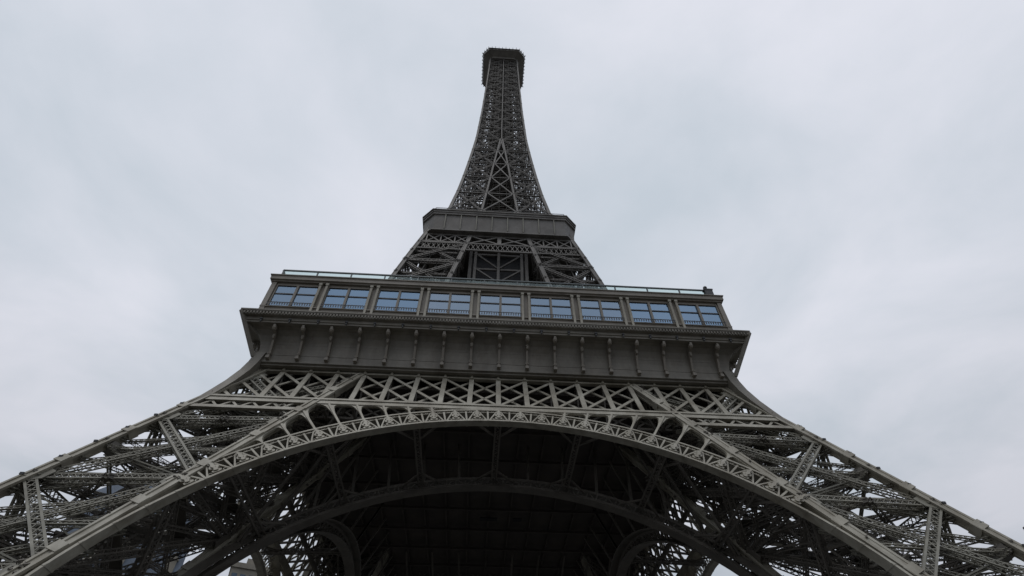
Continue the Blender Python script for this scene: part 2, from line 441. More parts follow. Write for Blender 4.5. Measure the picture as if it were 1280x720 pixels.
for sg in (-1, 1):                                                    # zigzag between lower chord and girder over the legs
    x = 24.6
    i = 0
    while x < 35.2:
        a_, b_ = (43.0, GB0) if i % 2 else (GB0, 43.0)
        gl.bar(F(sg * x, a_, 0.15), F(sg * (x + 1.2), b_, 0.15), 0.26, 0.12, NF)
        x += 1.2; i += 1
gr_me = gr.mesh("rear_frame", IRON_SHADED)
gd_me, gl_me = gd.mesh("girder", IRON), gl.mesh("girder_lattice", IRON)
post_me = []
for k in range(-9, 10):
    x = k * PITCH
    zb = GB1
    if abs(x) > h1(GT0) - 0.4: continue
    mb = MB()
    if 5 * PITCH + .1 < abs(x) < inner_chord_x(GB1):                  # ends on the leg's inner chord
        zb = (29.75 + KS * 57 - PW - abs(x)) / KS
    if GT0 - zb < 0.5: continue
    mb.bar(F(x, zb, 0.0), F(x, GT0, 0.0), 0.62, 0.14, NF)
    mb.bar(F(x, zb, 0.25), F(x, GT0, 0.25), 0.16, 0.4, NF)
    mb.bar(F(x, GT1 - .1, -0.35), F(x, GT1 + .35, -0.35), 0.22, 0.22, NF)
    mb.bar(F(x, GT0, -0.25), F(x, GT1, -0.25), 0.34, 0.2, NF)
    post_me.append(mb.mesh("post", IRON))

# ------------------------------------------------------------------ legs
def leg_pts(z):
    o, i = h1(z), h1(z) - PW
    return {"A": np.array((o, -o, z)), "B": np.array((i, -o, z)), "D": np.array((o, -i, z)), "C": np.array((i, -i, z))}
pier = MB()
ZTOP = 55.5
def chord(mb, key, z0, z1, w, fl):
    p, q = leg_pts(z0)[key], leg_pts(z1)[key]
    mb.bar(p, q, w, w, NF)
for key, (sx, sy) in {"A": (-1, 1), "B": (1, 1), "D": (-1, -1), "C": (1, -1)}.items():
    p, q = leg_pts(0.2)[key], leg_pts(ZTOP)[key]
    o = np.array((sx * 0.3, sy * 0.3, 0))
    pier.bar(p + o, q + o, 0.74, 0.74, (0, 1, 0))
    # flanges proud of the box on its four corners
    for a_, b_ in ((-1, -1), (1, -1), (-1, 1), (1, 1)):
        c_ = np.array((a_ * 0.40, b_ * 0.40, 0)); pier.bar(p + o + c_, q + o + c_, 0.25, 0.25, (0, 1, 0))
    for z in np.arange(6, 50, 5.15):                                  # splice plates
        a_, b_ = leg_pts(z)[key] + o, leg_pts(z + .8)[key] + o
        pier.bar(a_, b_, 1.08, 1.08, (0, 1, 0))
ZN = [-0.7, 9.6, 19.9, 30.2, 40.5, 50.8]
FACES = [("A", "B", np.array((0, -1, KS)) / KQ), ("A", "D", np.array((1, 0, KS)) / KQ), ("B", "C", np.array((-1, 0, -KS)) / KQ), ("D", "C", np.array((0, 1, -KS)) / KQ)]
def lp(k, z, n, ins=0.45): return leg_pts(z)[k] - n * ins
face_me = []; strut_meshes = []
for fi, (a, b, n) in enumerate(FACES):
    fl = MB()
    for zi in range(len(ZN) - 1):
        zb, zt = ZN[zi], ZN[zi + 1]
        if zt < 8: continue
        zb_ = max(zb, 0.2)
        sm = MB()
        lat(sm, lp(a, zt, n), lp(b, zb_ + .9, n), 1.0, 0.75, n, 0.2, 0.09, 0.8, cross=True)
        strut_meshes.append((fi, sm.mesh("strut", IRON_HALFSHADE if fi < 2 else IRON_SHADED)))
        dz = zt - zb_
        lat(fl, lp(b, zt + .6, n, .6), lp(a, zb_, n, .6), 0.75, 0.7, n, 0.11, 0.06, 0.65, cross=True)
        if fi < 2:
            for t0, t1 in ((.5, 0), (1, .5)):
                lat(fl, lp(b, zb_ + dz * t0 + .6, n, 1.6), lp(a, zb_ + dz * t1, n, 1.6), 0.5, 0.45, n, 0.09, 0.05, 0.5)
            for t0, t1 in ((.75, .3), (.3, -.15), (.95, .62)):
                lat(fl, lp(b, zb_ + dz * t0 + .6, n, 1.9), lp(a, zb_ + dz * t1, n, .9), 0.36, 0.34, n, 0.075, 0.045, 0.45)
            fl.bar(lp(a, zb_ + dz * .97, n, .8), lp(b, zb_ + dz * .4, n, 1.6), .13, .12); fl.bar(lp(a, zb_ + dz * .9, n, .8), lp(b, zb_ + dz * .33, n, 1.6), .13, .12)
            fl.bar(lp(a, zb_ + dz * .5, n, .8), lp(b, zb_ + .7, n, .8), .16, .12); fl.bar(lp(a, zb_ + dz * .5, n, 1.2), lp(b, zb_ + .7, n, 1.2), .16, .12)
        if fi >= 2:
            for t0, t1 in ((.5, 0), (1, .5)):
                lat(fl, lp(b, zb_ + dz * t0 + .6, n, .9), lp(a, zb_ + dz * t1, n, .9), 0.45, 0.4, n, 0.09, 0.05, 0.5)
                lat(fl, lp(a, zb_ + dz * t0 + .6, n, 1.2), lp(b, zb_ + dz * t1, n, 1.2), 0.45, 0.4, n, 0.09, 0.05, 0.5)
        lat(fl, lp(a, zb_, n, .5), lp(b, zb_ + .5, n, .5), 0.75, 0.7, n, 0.12, 0.06, 0.6, cross=True)
        for t in ((.5,) if fi < 2 else ()):
            lat(fl, lp(a, zb_ + dz * t, n, .9), lp(b, zb_ + dz * t + .4, n, .9), 0.45, 0.45, n, 0.09, 0.055, 0.55)
        # gussets at the nodes
        for key, dz in ((a, 0), (b, .5)):
            p = lp(key, zt, n, .05); ax = leg_pts(zt + 1)[key] - leg_pts(zt - 1)[key]; ax = ax / np.linalg.norm(ax)
            other = leg_pts(zt)[b if key == a else a] - leg_pts(zt)[key]; other = other / np.linalg.norm(other)
            fl.poly([p + ax * 1.5, p - ax * 1.5, p - ax * .6 + other * 1.7, p + ax * .6 + other * 1.7,
                     p + ax * 1.5 - n * .12, p - ax * 1.5 - n * .12, p - ax * .6 + other * 1.7 - n * .12, p + ax * .6 + other * 1.7 - n * .12],
                    [(0, 1, 2, 3), (7, 6, 5, 4), (0, 4, 5, 1), (1, 5, 6, 2), (2, 6, 7, 3), (3, 7, 4, 0)])
    face_me.append(fl.mesh("face_lattice", IRON_HALFSHADE if fi < 2 else IRON_SHADED))
dia = MB()
for z in [9.6, 14.8, 19.9, 25.05, 30.2, 35.4, 40.5, 45.6]:
    P = leg_pts(z)
    half = abs((z - 19.9) / 10.3 % 1 - 0.5) < 0.1
    for a, b in (("A", "C"), ("B", "D")):
        lat(dia, P[a] * 1.0, P[b] - (0, 0, 1.5 if half else 0), 0.8, 0.7, (0, 0, 1), 0.16, 0.08, 0.9)
    mids = [(P["A"] + P["B"]) / 2, (P["B"] + P["C"]) / 2, (P["C"] + P["D"]) / 2, (P["D"] + P["A"]) / 2]
    for i in range(0 if half else 4): lat(dia, mids[i], mids[(i + 1) % 4], 0.6, 0.5, (0, 0, 1), 0.14, 0.07, 0.8)
    if half:                                                          # boxed brackets under the outer edge
        p = P["A"] + (-1.2, 1.2, -0.8)
        dia.bar(P["A"] + (-.5, .5, -.2), p + (-.7, .7, -.4), 1.2, .9)
        lat(dia, p, P["C"] + (0, 0, -2.5), 0.75, 0.6, (0, 0, 1), 0.15, 0.08, 0.8)
track = MB()
ax0, ax1 = leg_pts(2), leg_pts(53)
for u, v in ((0.36, 0.36), (0.64, 0.64)):
    f_ = lambda P: P["C"] * (1 - u) * (1 - v) + P["D"] * u * (1 - v) + P["B"] * (1 - u) * v + P["A"] * u * v
    lat(track, f_(ax0), f_(ax1), 0.8, 1.1, (0.7, -0.7, 0.5), 0.2, 0.09, 1.0)
for z in np.arange(3, 53, 2.6):
    P = leg_pts(z)
    f_ = lambda u, v: P["C"] * (1 - u) * (1 - v) + P["D"] * u * (1 - v) + P["B"] * (1 - u) * v + P["A"] * u * v
    q4 = [f_(.36, .36), f_(.64, .36), f_(.64, .64), f_(.36, .64)]
    track.bar(q4[0], q4[2], 0.25, 0.3)
stair = MB()
zz = 3.0; flip = 0
while zz < 51:
    P0, P1 = leg_pts(zz), leg_pts(zz + 2.6)
    f_ = lambda P, u, v: P["C"] * (1 - u) * (1 - v) + P["D"] * u * (1 - v) + P["B"] * (1 - u) * v + P["A"] * u * v
    u0, u1 = ((0.2, 0.8), (0.8, 0.2))[flip]
    a_, b_ = f_(P0, u0, 0.2), f_(P1, u1, 0.2)
    stair.bar(a_, b_, 1.1, 0.16); stair.bar(a_ + (0, 0, 1.1), b_ + (0, 0, 1.1), 0.1)
    for t in (0.2, 0.5, 0.8): stair.bar(a_ + (b_ - a_) * t, a_ + (b_ - a_) * t + (0, 0, 1.1), 0.08)
    c_ = f_(P1, u1, 0.2); stair.box(c_[0] - .9, c_[0] + .9, c_[1] - .9, c_[1] + .9, c_[2] - .1, c_[2] + .05)
    zz += 2.6; flip ^= 1
foot = MB()
for k_, P in leg_pts(0.0).items():
    c_ = P; sg = (-.45 if k_ in "AD" else .45, .45 if k_ in "AB" else -.45)
    foot.box(c_[0] + sg[0] - 1.6, c_[0] + sg[0] + 1.6, c_[1] + sg[1] - 1.6, c_[1] + sg[1] + 1.6, 0.0, 1.6)
pier_me, dia_me, track_me, stair_me, foot_me = pier.mesh("leg", IRON), dia.mesh("cross_frame", IRON_SHADED), track.mesh("lift_track", IRON_SHADED), stair.mesh("staircase", IRON_SHADED), foot.mesh("footing", STONE)

# flared corner plate between leg and gallery
cb = MB()
rings = []
zs = [41.0, 42.5, 44.3, 46.1, 48.4, 50.8, 52.6, 54.0, 54.6]
ws = [37.45, 36.75, 36.02, 35.36, 34.55, 33.86, 33.5, 33.35, 33.25]
for z, w in zip(zs, ws):
    b_ = 1.0 + 0.03 * max(0, z - 43)
    rings.append([(w, -w, z), (w - b_, -w, z), (w - b_, -w + b_, z), (w, -w + b_, z)])
cb.sweep(rings)
cb_me = cb.mesh("corner_bracket", FRIEZE)
# little lamps along the outer edge of each leg
lamp_me = MB(); lamp_me.box(-.09, .09, -.09, .09, -.3, .12); lamp_me.box(-.17, .17, -.17, .17, .1, .32); lamp_me = lamp_me.mesh("light_fixture", DARK)

# ------------------------------------------------------------------ first floor gallery
def mitre(mb, prof):
    """profile (distance out from the centre, height) swept along the south side between the corner mitres"""
    mb.sweep([[(-w, -w, z) for w, z in prof], [(w, -w, z) for w, z in prof]], closed=True, caps=True)
gal = MB()
cove = [(32.9, 53.55), (32.95, 54.4), (33.08, 55.4), (33.32, 56.4), (33.72, 57.3), (34.3, 57.9), (34.75, 58.05)]
mitre(gal, [(31.6, 52.7), (32.75, 52.7), (32.75, 52.95), (33.05, 53.0), (33.05, 53.4)] + [(32.9, 53.42)] + cove + [(35.55, 58.05), (35.55, 58.35), (35.7, 58.4), (35.7, 58.95), (36.2, 59.0), (36.2, 59.6), (36.42, 59.62), (36.42, 59.85), (31.6, 59.85)])
den = MB()
x = -35.9; tooth = [(-36.0, 59.58)]
while x < 36:
    tooth += [(x, 59.58), (x, 59.08), (x + .22, 59.08), (x + .22, 59.45), (x + .44, 59.45)]; x += 0.44
tooth += [(x, 59.58)]
for i in range(0, (len(tooth) - 2), 1):
    pass
top_l = [(x_, 59.6) for x_, _ in tooth]
den.sweep([[(x_, -36.34, z_), (x_, -36.34, 59.6), (x_, -36.16, 59.6), (x_, -36.16, z_)] for x_, z_ in tooth])
for sg in (-1, 1):                                                    # open triangular outrigger at the corner
    a_ = np.array((sg * 36.35, -36.35, 59.4)); b_ = np.array((sg * 33.35, -33.35, 53.9))
for zz_, w_ in ((54.35, 32.96), (56.1, 33.24)): den.bar((-w_, -w_, zz_), (w_, -w_, zz_), .05, .05)
den.bar((36.3, -36.3, 59.5), (33.3, -33.3, 53.6), 0.34, 0.5)
den.bar((35.9, -35.9, 58.7), (34.0, -34.0, 57.2), 0.2, 0.3)
gal_me, den_me = gal.mesh("gallery", FRIEZE), den.mesh("dentil_band", FRIEZE)
cor = MB()
cprof = [(32.95, 53.6), (33.5, 53.6), (33.58, 53.9), (33.42, 54.05), (33.55, 54.35), (33.45, 54.55), (33.72, 55.4), (34.05, 56.3), (34.3, 56.9), (34.6, 57.0), (35.1, 57.05), (35.4, 57.45), (35.4, 57.95), (34.6, 58.03), (33.9, 57.55), (33.35, 56.5), (33.1, 55.4), (32.97, 54.4)]
cor.prism(cprof, lambda u, v, t: (t, -u, v), -0.15, 0.15)
cor.ball((0, -35.0, 57.5), 0.33, 0.5, 0.48)
cor.box(-0.24, 0.24, -33.62, -33.0, 53.32, 53.72); cor.box(-0.22, 0.22, -33.5, -33.0, 54.15, 54.4)
cor.ball((0, -34.2, 56.75), 0.24, 0.32, 0.55)
cor_me = cor.mesh("corbel", WALL)

# ------------------------------------------------------------------ glazed pavilion on the gallery
BAY = 7.73
pav = MB()
PYW = 34.0
ZG0, ZG1, ZC0, ZC1 = 62.3, 66.95, 67.5, 68.75
mitre(pav, [(34.3, 59.88), (34.82, 59.88), (34.82, 61.9), (35.0, 61.95), (35.0, 62.15), (34.3, 62.15)])      # sill wall
mitre(pav, [(30.0, ZC0), (35.1, ZC0), (35.1, ZC0 + .2), (35.35, ZC0 + .3), (35.35, ZC1 - .2), (35.5, ZC1 - .15), (35.5, ZC1), (30.0, ZC1)])   # cornice and roof edge
for i in range(10):
    x = -34.785 + BAY * i
    xa, xb = max(x - .5, -34.0), min(x + .5, 34.0)
    pav.box(xa, xb, -34.68, -34.30, 62.15, ZC0)
pav.poly([(-34, -33.0, 60), (34, -33.0, 60), (34, -33.0, 62.15), (-34, -33.0, 62.6)], [(0, 1, 2, 3)])
pav_me = pav.mesh("pavilion", WALL)
inn = MB()
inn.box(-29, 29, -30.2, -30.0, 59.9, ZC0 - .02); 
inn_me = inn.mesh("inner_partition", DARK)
pil = MB()
pil.box(-.17, .17, -35.12, -34.68, 59.9, ZC0 - .01); pil.box(-.26, .26, -35.20, -34.68, 59.9, 60.6); pil.box(-.24, .24, -35.18, -34.68, ZC0 - .5, ZC0 - .02)
pil_me = pil.mesh("pilaster", IRON)
ccol = MB(); ccol.box(34.25, 34.95, -34.95, -34.25, 59.9, ZC0 - .01); ccol.box(34.2, 35.02, -35.02, -34.2, 59.9, 60.7)
ccol_me = ccol.mesh("corner_column", WALL)
hw = BAY / 2 - 0.68
win = MB()                                                            # the frame of one bay, its centre at x = 0
win.box(-hw, hw, -34.76, -34.42, 62.15, ZG0 + .02); win.box(-hw, hw, -34.76, -34.42, ZG1 - .02, ZC0 - .01)
win.box(-hw - .02, -hw + .14, -34.76, -34.42, ZG0 + .02, ZG1 - .02); win.box(hw - .14, hw + .02, -34.76, -34.42, ZG0 + .02, ZG1 - .02)
mul_ = MB(); mul_.box(-.17, .17, -34.84, -34.45, ZG0 + .021, ZG1 - .021)
bar_ = MB()
for s_ in (-1, 1): bar_.box(min(s_ * .18, s_ * (hw - .15)), max(s_ * .18, s_ * (hw - .15)), -34.70, -34.50, 65.05, 65.25)
pn = []
for s_ in (-1, 1):
    mb = MB(); xa, xb = sorted((s_ * .171, s_ * (hw - .14)))
    mb.box(xa, xb, -34.60, -34.56, ZG0 + .02, ZG1 - .02); pn.append(mb.mesh("pane", PANE))
bal = MB()
bal.box(-hw, hw, -35.25, -35.15, 62.6, 62.68)
xx = -hw + .1
while xx < hw: bal.box(xx - .07, xx + .07, -35.24, -35.16, 62.15, 62.6); xx += .36
win_me, mul_me, bar_me, bal_me = win.mesh("window", WALL), mul_.mesh("mullion", WALL), bar_.mesh("transom", DARK), bal.mesh("balustrade", DARK)
rr = MB()
rr.box(-34.45, 34.45, -34.6, -34.36, 70.8, 71.0)
rr.box(-34.45, 34.45, -34.52, -34.38, 69.05, 69.2)
rpost = MB(); rpost.box(-.09, .09, -34.55, -34.35, ZC1, 70.75)
rgl = MB(); rgl.box(-34.4, 34.4, -34.46, -34.43, 69.25, 70.7)
rr_me, rpost_me, rgl_me = rr.mesh("roof_railing", RAIL), rpost.mesh("railing_post", RAIL), rgl.mesh("railing_glass", PALEGLASS)

# floor of the first storey and its dark underside
flo = MB()
flo.box(-31.4, 31.4, -31.4, 31.4, 56.5, 57.2)
fc = flo.build("floor_slab", CEIL, tower)
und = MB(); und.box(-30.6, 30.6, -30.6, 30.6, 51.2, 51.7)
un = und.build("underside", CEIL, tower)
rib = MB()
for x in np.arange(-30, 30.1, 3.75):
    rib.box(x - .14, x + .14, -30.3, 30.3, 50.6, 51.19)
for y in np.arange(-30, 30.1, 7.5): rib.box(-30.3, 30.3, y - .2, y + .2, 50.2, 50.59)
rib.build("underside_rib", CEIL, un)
for x0, x1 in ((-1.6, 1.5), (4.2, 5.8)):
    hat = MB(); hat.box(x0, x1, 2.2, 3.2, 50.0, 50.15); hat.build("hatch", PITCHBLACK, un)
ru = MB(); ru.box(-33, 33, -33, 33, 68.2, 68.5); ru.box(-6, 6, -6, 6, 57.3, 68.1)
ru.build("pavilion_roof", WALL, tower)

# ------------------------------------------------------------------ second stage
def up_pts(z):
    o, i = h2(z), hi2(z)
    return {"A": np.array((o, -o, z)), "B": np.array((i, -o, z)), "D": np.array((o, -i, z)), "C": np.array((i, -i, z))}
def face_normals(z0, z1):
    k_ = (h2(z0) - h2(z1)) / (z1 - z0)
    q_ = math.sqrt(1 + k_ * k_)
    return [("A", "B", np.array((0, -1, k_)) / q_), ("A", "D", np.array((1, 0, k_)) / q_), ("B", "C", np.array((-1, 0, -k_)) / q_), ("D", "C", np.array((0, 1, -k_)) / q_)]
uc = MB(); ul = MB()
for key, (sx, sy) in {"A": (-1, 1), "B": (1, 1), "D": (-1, -1), "C": (1, -1)}.items():
    o = np.array((sx * .45, sy * .45, 0))
    for z0, z1 in ((57.3, 86.5), (86.5, 97.2), (97.2, 109.4), (109.4, 116)):
        uc.bar(up_pts(z0)[key] + o, up_pts(z1)[key] + o, .74, .74, (0, 1, 0))
        for a_, b_ in ((-1, -1), (1, -1), (-1, 1), (1, 1)):
            c_ = o + np.array((a_ * .35, b_ * .35, 0)); uc.bar(up_pts(z0)[key] + c_, up_pts(z1)[key] + c_, .18, .18, (0, 1, 0))
ZU = [62, 73, 84, 94.5, 103.6]
for i in range(len(ZU) - 1):
    zb, zt = ZU[i], ZU[i + 1]
    for a, b, n in face_normals(zb, zt):
        P0, P1 = up_pts(zb), up_pts(zt)
        lat(ul, P0[a] - n * .4, P1[b] - n * .4, .8, .6, n, .17, .08, .8)
        lat(ul, P0[b] - n * .6, P1[a] - n * .6, .65, .6, n, .14, .08, .8)
        for t0, t1 in ((0, .5), (.5, 1)):
            pa, pb = zb + (zt - zb) * t0, zb + (zt - zb) * t1; Qa, Qb = up_pts(pa), up_pts(pb)
            lat(ul, Qa[a] - n * 1.2, Qb[b] - n * 1.2, .36, .34, n, .08, .05, .5, sides=False); lat(ul, Qa[b] - n * 1.4, Qb[a] - n * 1.4, .36, .34, n, .08, .05, .5, sides=False)
        for t in (.2, .4, .6, .8): ul.bar(P0[a] + (P0[b] - P0[a]) * t - n * .9, P1[a] + (P1[b] - P1[a]) * t - n * .9, .12, .12)
        lat(ul, P1[a] - n * .5, P1[b] - n * .5, .9, .8, n, .2, .1, .9)
        zm = (zb + zt) / 2; Pm = up_pts(zm)
        lat(ul, Pm[a] - n * .7, Pm[b] - n * .7, .55, .5, n, .14, .08, .8)
    for z in (zb, (zb + zt) / 2):
        P = up_pts(z)
        lat(ul, P["A"], P["C"], .6, .5, (0, 0, 1), .14, .07, .8); lat(ul, P["B"], P["D"], .6, .5, (0, 0, 1), .14, .07, .8)
    P0, P1 = up_pts(zb), up_pts(zt)
    for u, v in ((.4, .4), (.6, .6)):
        f_ = lambda P: P["C"] * (1 - u) * (1 - v) + P["D"] * u * (1 - v) + P["B"] * (1 - u) * v + P["A"] * u * v
        lat(ul, f_(P0), f_(P1), .7, .9, (0.7, -0.7, .3), .18, .08, .9)
us = MB()
zz = 60; flip = 0
while zz < 104:
    P0, P1 = up_pts(zz), up_pts(zz + 2.4)
    f_ = lambda P, u, v: P["C"] * (1 - u) * (1 - v) + P["D"] * u * (1 - v) + P["B"] * (1 - u) * v + P["A"] * u * v
    u0, u1 = ((.15, .85), (.85, .15))[flip]
    us.bar(f_(P0, u0, .55), f_(P1, u1, .55), .9, .14); us.bar(f_(P0, u0, .55) + (0, 0, 1.1), f_(P1, u1, .55) + (0, 0, 1.1), .1)
    zz += 2.4; flip ^= 1
uc_me, ul_me, us_me = uc.mesh("upper_leg", IRON_UP), ul.mesh("face_lattice", IRON_UP), us.mesh("staircase", IRON_SHADED)
# horizontal lattice girders between the legs under the second floor
ug = MB()
def HF(x, z, off=0): return np.array((x, -h2(z) + off, z))
for off in (0.3,):
    for z0, z1 in ((100.3, 103.6),):
        for z in (z0, z1): ug.bar(HF(-h2(z) + .5, z, off), HF(h2(z) - .5, z, off), .32, .36)
        x = -h2(z1) + 1; i = 0
        while x < h2(z1) - 1:
            a_, b_ = (z0, z1) if i % 2 else (z1, z0)
            ug.bar(HF(x, a_, off), HF(x + 1.1, b_, off), .13, .12, (0, -1, 0)); ug.bar(HF(x, b_, off), HF(x + 1.1, a_, off), .13, .12, (0, -1, 0)); x += 1.1; i += 1
    for z in (107.6, 108.1): ug.bar(HF(-h2(z) + .5, z, off), HF(h2(z) - .5, z, off), .3, .35)
    for x0, x1 in ((-6.6, -.2), (.2, 6.6)):
        ug.bar(HF(x0, 103.8, off), HF(x1, 107.5, off), .35, .3, (0, -1, 0)); ug.bar(HF(x0, 107.5, off), HF(x1, 103.8, off), .35, .3, (0, -1, 0))
    ug.bar(HF(0, 103.8, off), HF(0, 107.6, off), .9, .3, (0, -1, 0))
    for sg in (-1, 1):
        for j in range(3):
            xa, xb = sg * (7 + j * 3.2), sg * (7 + j * 3.2 + 3.2)
            ug.bar(HF(xa, 103.8, off), HF(xb, 107.5, off), .28, .25, (0, -1, 0)); ug.bar(HF(xa, 107.5, off), HF(xb, 103.8, off), .28, .25, (0, -1, 0))
            ug.bar(HF(xb, 103.8, off), HF(xb, 107.5, off), .3, .25, (0, -1, 0))
ug_me = ug.mesh("upper_girder", IRON_UP)
# lift hall in the middle, between the four legs
lh = MB()
for z in (58, 74, 83, 92.8, 97.6, 102.9):
    lh.box(-5.2, 5.2, -15.8, -15.4, z - .25, z + .25)
for x in (-5.2, 0, 5.2): lh.box(x - .3, x + .3, -16.2, -15.82, 57.3, 103.4)
for z0, z1 in ((83.3, 92.4), (93.1, 97.3), (97.9, 102.6), (74.3, 82.7)):
    for sg in (-1, 1):
        lh.bar((sg * 4.9, -15.9, z1), (sg * .3, -15.9, z0), .36, .3, (0, -1, 0))
for x in (-6.3, 6.3):
    for y in (-15.6, -13.4): lh.box(x - .35, x + .35, y - .3, y + .3, 57.3, 104)
    for z in np.arange(60, 104, 1.6): lh.bar((x, -15.5, z), (x, -13.5, z + 1.6), .3, .2)
lw = MB(); lw.box(-6.0, 6.0, -12.6, -12.3, 57.3, 107)
lh_me, lw_me = lh.mesh("lift_hall_frame", IRON_UP), lw.mesh("lift_hall_wall", DARK)

# ------------------------------------------------------------------ second floor gallery (eight-sided)
def octo(w, c, z): return [(-w + c, -w, z), (w - c, -w, z), (w, -w + c, z), (w, w - c, z), (w - c, w, z), (-w + c, w, z), (-w, w - c, z), (-w, -w + c, z)]
sg2 = MB()
sg2.sweep([octo(w, c, z) for w, c, z in ((17.2, 2.3, 108.2), (18.45, 2.5, 108.2), (18.45, 2.5, 108.55), (18.2, 2.5, 108.6), (18.2, 2.5, 109.0), (18.05, 2.5, 109.05), (18.3, 2.55, 114.6), (18.6, 2.6, 114.7), (18.6, 2.6, 115.3), (18.75, 2.6, 115.4), (18.75, 2.6, 116.0), (18.95, 2.65, 116.1), (18.95, 2.65, 116.4), (17.5, 2.4, 116.45))])
sg_o = sg2.build("second_gallery", IRON_UP, tower)
rb = MB(); rb.bar((0, -18.15, 109.05), (0, -18.4, 114.6), .22, .3, (0, -1, 0))
rb_me = rb.mesh("rib", IRON_HALFSHADE)
for q_ in range(4):
    if q_ == 2: continue
    for i in range(-4, 4):
        x = (i + .5) * 3.72
        c_, s_ = math.cos(QUARTERS[q_]), math.sin(QUARTERS[q_])
        link("rib", rb_me, sg_o, QUARTERS[q_], (x * c_ * S, x * s_ * S, 0))
rl2 = MB()
for a_, b_ in zip(octo(18.6, 3, 117.3), octo(18.6, 3, 117.3)[1:] + octo(18.6, 3, 117.3)[:1]):
    rl2.bar(a_, b_, .1); n_ = 12
    for i in range(n_):
        p = np.array(a_) + (np.array(b_) - np.array(a_)) * i / n_; rl2.bar(p, p - (0, 0, .9), .06)
rl2.build("gallery_railing", DARK, sg_o)
k2 = MB(); k2.sweep([octo(9, 2, 116.5), octo(9, 2, 120.5)]); k2.build("deck_house", IRON_SHADED, tower)

# ------------------------------------------------------------------ upper shaft
sc_ = MB(); sl_ = MB()
ZS = [116.4, 125.6, 137, 148, 158.5, 169, 179.5, 189, 198, 207, 215.5, 224, 232, 240, 248, 256, 264, 272, 277]
for key, (sx, sy) in {"A": (-1, 1), "B": (1, 1), "D": (-1, -1), "C": (1, -1)}.items():
    for z0, z1 in zip(ZS[:-1], ZS[1:]):
        w = (.8 - .35 * (z0 - 116) / 160) * (1 if key == 'A' else .68)
        o = np.array((sx * w / 2, sy * w / 2, 0))
        if key == "C" and z0 > 180: continue
        if key in "BD" and z0 > 178:
            w *= .8; o = np.array((0, w / 2, 0)) if key == "B" else np.array((-w / 2, 0, 0))
            if key == "D": continue
        sc_.bar(up_pts(z0)[key] + o, up_pts(z1)[key] + o, w, w, (0, 1, 0))
for i, (zb, zt) in enumerate(zip(ZS[:-1], ZS[1:])):
    P0, P1 = up_pts(zb), up_pts(zt)
    w = .34 - .12 * (zb - 116) / 160
    for fi, (a, b, n) in enumerate(face_normals(zb, zt)):
        if fi >= 2 and zb > 180: continue
        lat(sl_, P0[a] - n * .3, P1[b] - n * .3, w, .5, n, w * .3, .1, 1.1, sides=False)
        lat(sl_, P0[b] - n * .5, P1[a] - n * .5, w, .5, n, w * .3, .1, 1.1, sides=False)
        sl_.bar(P1[a] - n * .4, P1[b] - n * .4, w * .6, .4, n)
        for t in (.2, .4, .6, .8):
            Pq = up_pts(zb + (zt - zb) * t); sl_.bar(Pq[a] - n * .7, Pq[b] - n * .7, .16, .2)
        for t in (.17, .33, .5, .67, .83):
            sl_.bar(P0[a] + (P0[b] - P0[a]) * t - n * .8, P1[a] + (P1[b] - P1[a]) * t - n * .8, .14, .14)
    for t in (0,):
        P = up_pts(zb + (zt - zb) * t)
        sl_.bar(P["A"], P["C"], .3, .3); sl_.bar(P["B"], P["D"], .3, .3)
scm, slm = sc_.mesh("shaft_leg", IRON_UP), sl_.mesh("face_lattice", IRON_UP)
sx_ = MB()                                                            # crossing bars between neighbouring legs, below where they meet
for zb, zt in zip(ZS[:-1], ZS[1:]):
    if zb > 172: break
    zt_ = min(zt, 179)
    x0, x1 = hi2(zb), hi2(zt_)
    for sg in (-1, 1): sx_.bar((sg * x0, -h2(zb) + .3, zb), (-sg * x1, -h2(zt_) + .3, zt_), .34, .3, (0, -1, 0))
    sx_.bar((-x1, -h2(zt_) + .3, zt_), (x1, -h2(zt_) + .3, zt_), .3, .3)
sxm = sx_.mesh("shaft_brace", IRON_UP)
core = MB()
for z in np.arange(117, 276, 2.2):
    w = min(4.4, 0.52 * h2(z))
    core.box(-w, w, -w, w, z, z + .22)
    for sx, sy in ((-1, -1), (1, -1), (1, 1), (-1, 1)): core.box(sx * w - .2, sx * w + .2, sy * w - .2, sy * w + .2, z + .22, z + 2.2)
    for u in (-.5, 0, .5):
        for a_ in ((u * w, -w), (u * w, w), (-w, u * w), (w, u * w)): core.box(a_[0] - .1, a_[0] + .1, a_[1] - .1, a_[1] + .1, z + .22, z + 2.2)
    core.bar((-w, -w, z), (w, -w, z + 2.2), .3, .2, (0, -1, 0)); core.bar((w, w, z), (-w, w, z + 2.2), .3, .2, (0, -1, 0))
core.build("lift_shaft", IRON_SHADED, tower)

# ------------------------------------------------------------------ top platform
tp = MB()
tp.sweep([octo(w, c, z) for w, c, z in ((6.8, 1.5, 272.5), (7.2, 2.0, 273.5), (9.3, 2.7, 275.3), (9.75, 2.75, 275.6), (9.75, 2.75, 277.2), (9.5, 2.7, 277.3))])
tpo = tp.build("top_platform", IRON_SHADED, tower)
tr_ = MB()
pts = octo(10.0, 2.8, 0)
for (x0, y0, _), (x1, y1, _) in zip(pts, pts[1:] + pts[:1]):
    n_ = 9 if abs(x0 - x1) + abs(y0 - y1) > 8 else 3
    for i in range(n_):
        x, y = x0 + (x1 - x0) * i / n_, y0 + (y1 - y0) * i / n_
        tr_.bar((x * .96, y * .96, 276.4), (x * 1.05, y * 1.05, 276.5), .22); tr_.bar((x * 1.04, y * 1.04, 276.2), (x * 1.04, y * 1.04, 277.4 + .6 * ((i * 7) % 3)), .2)
    tr_.bar((x0 * 1.0, y0 * 1.0, 276.9), (x1 * 1.0, y1 * 1.0, 276.9), .35)
tr_.build("platform_cage", DARK, tpo)
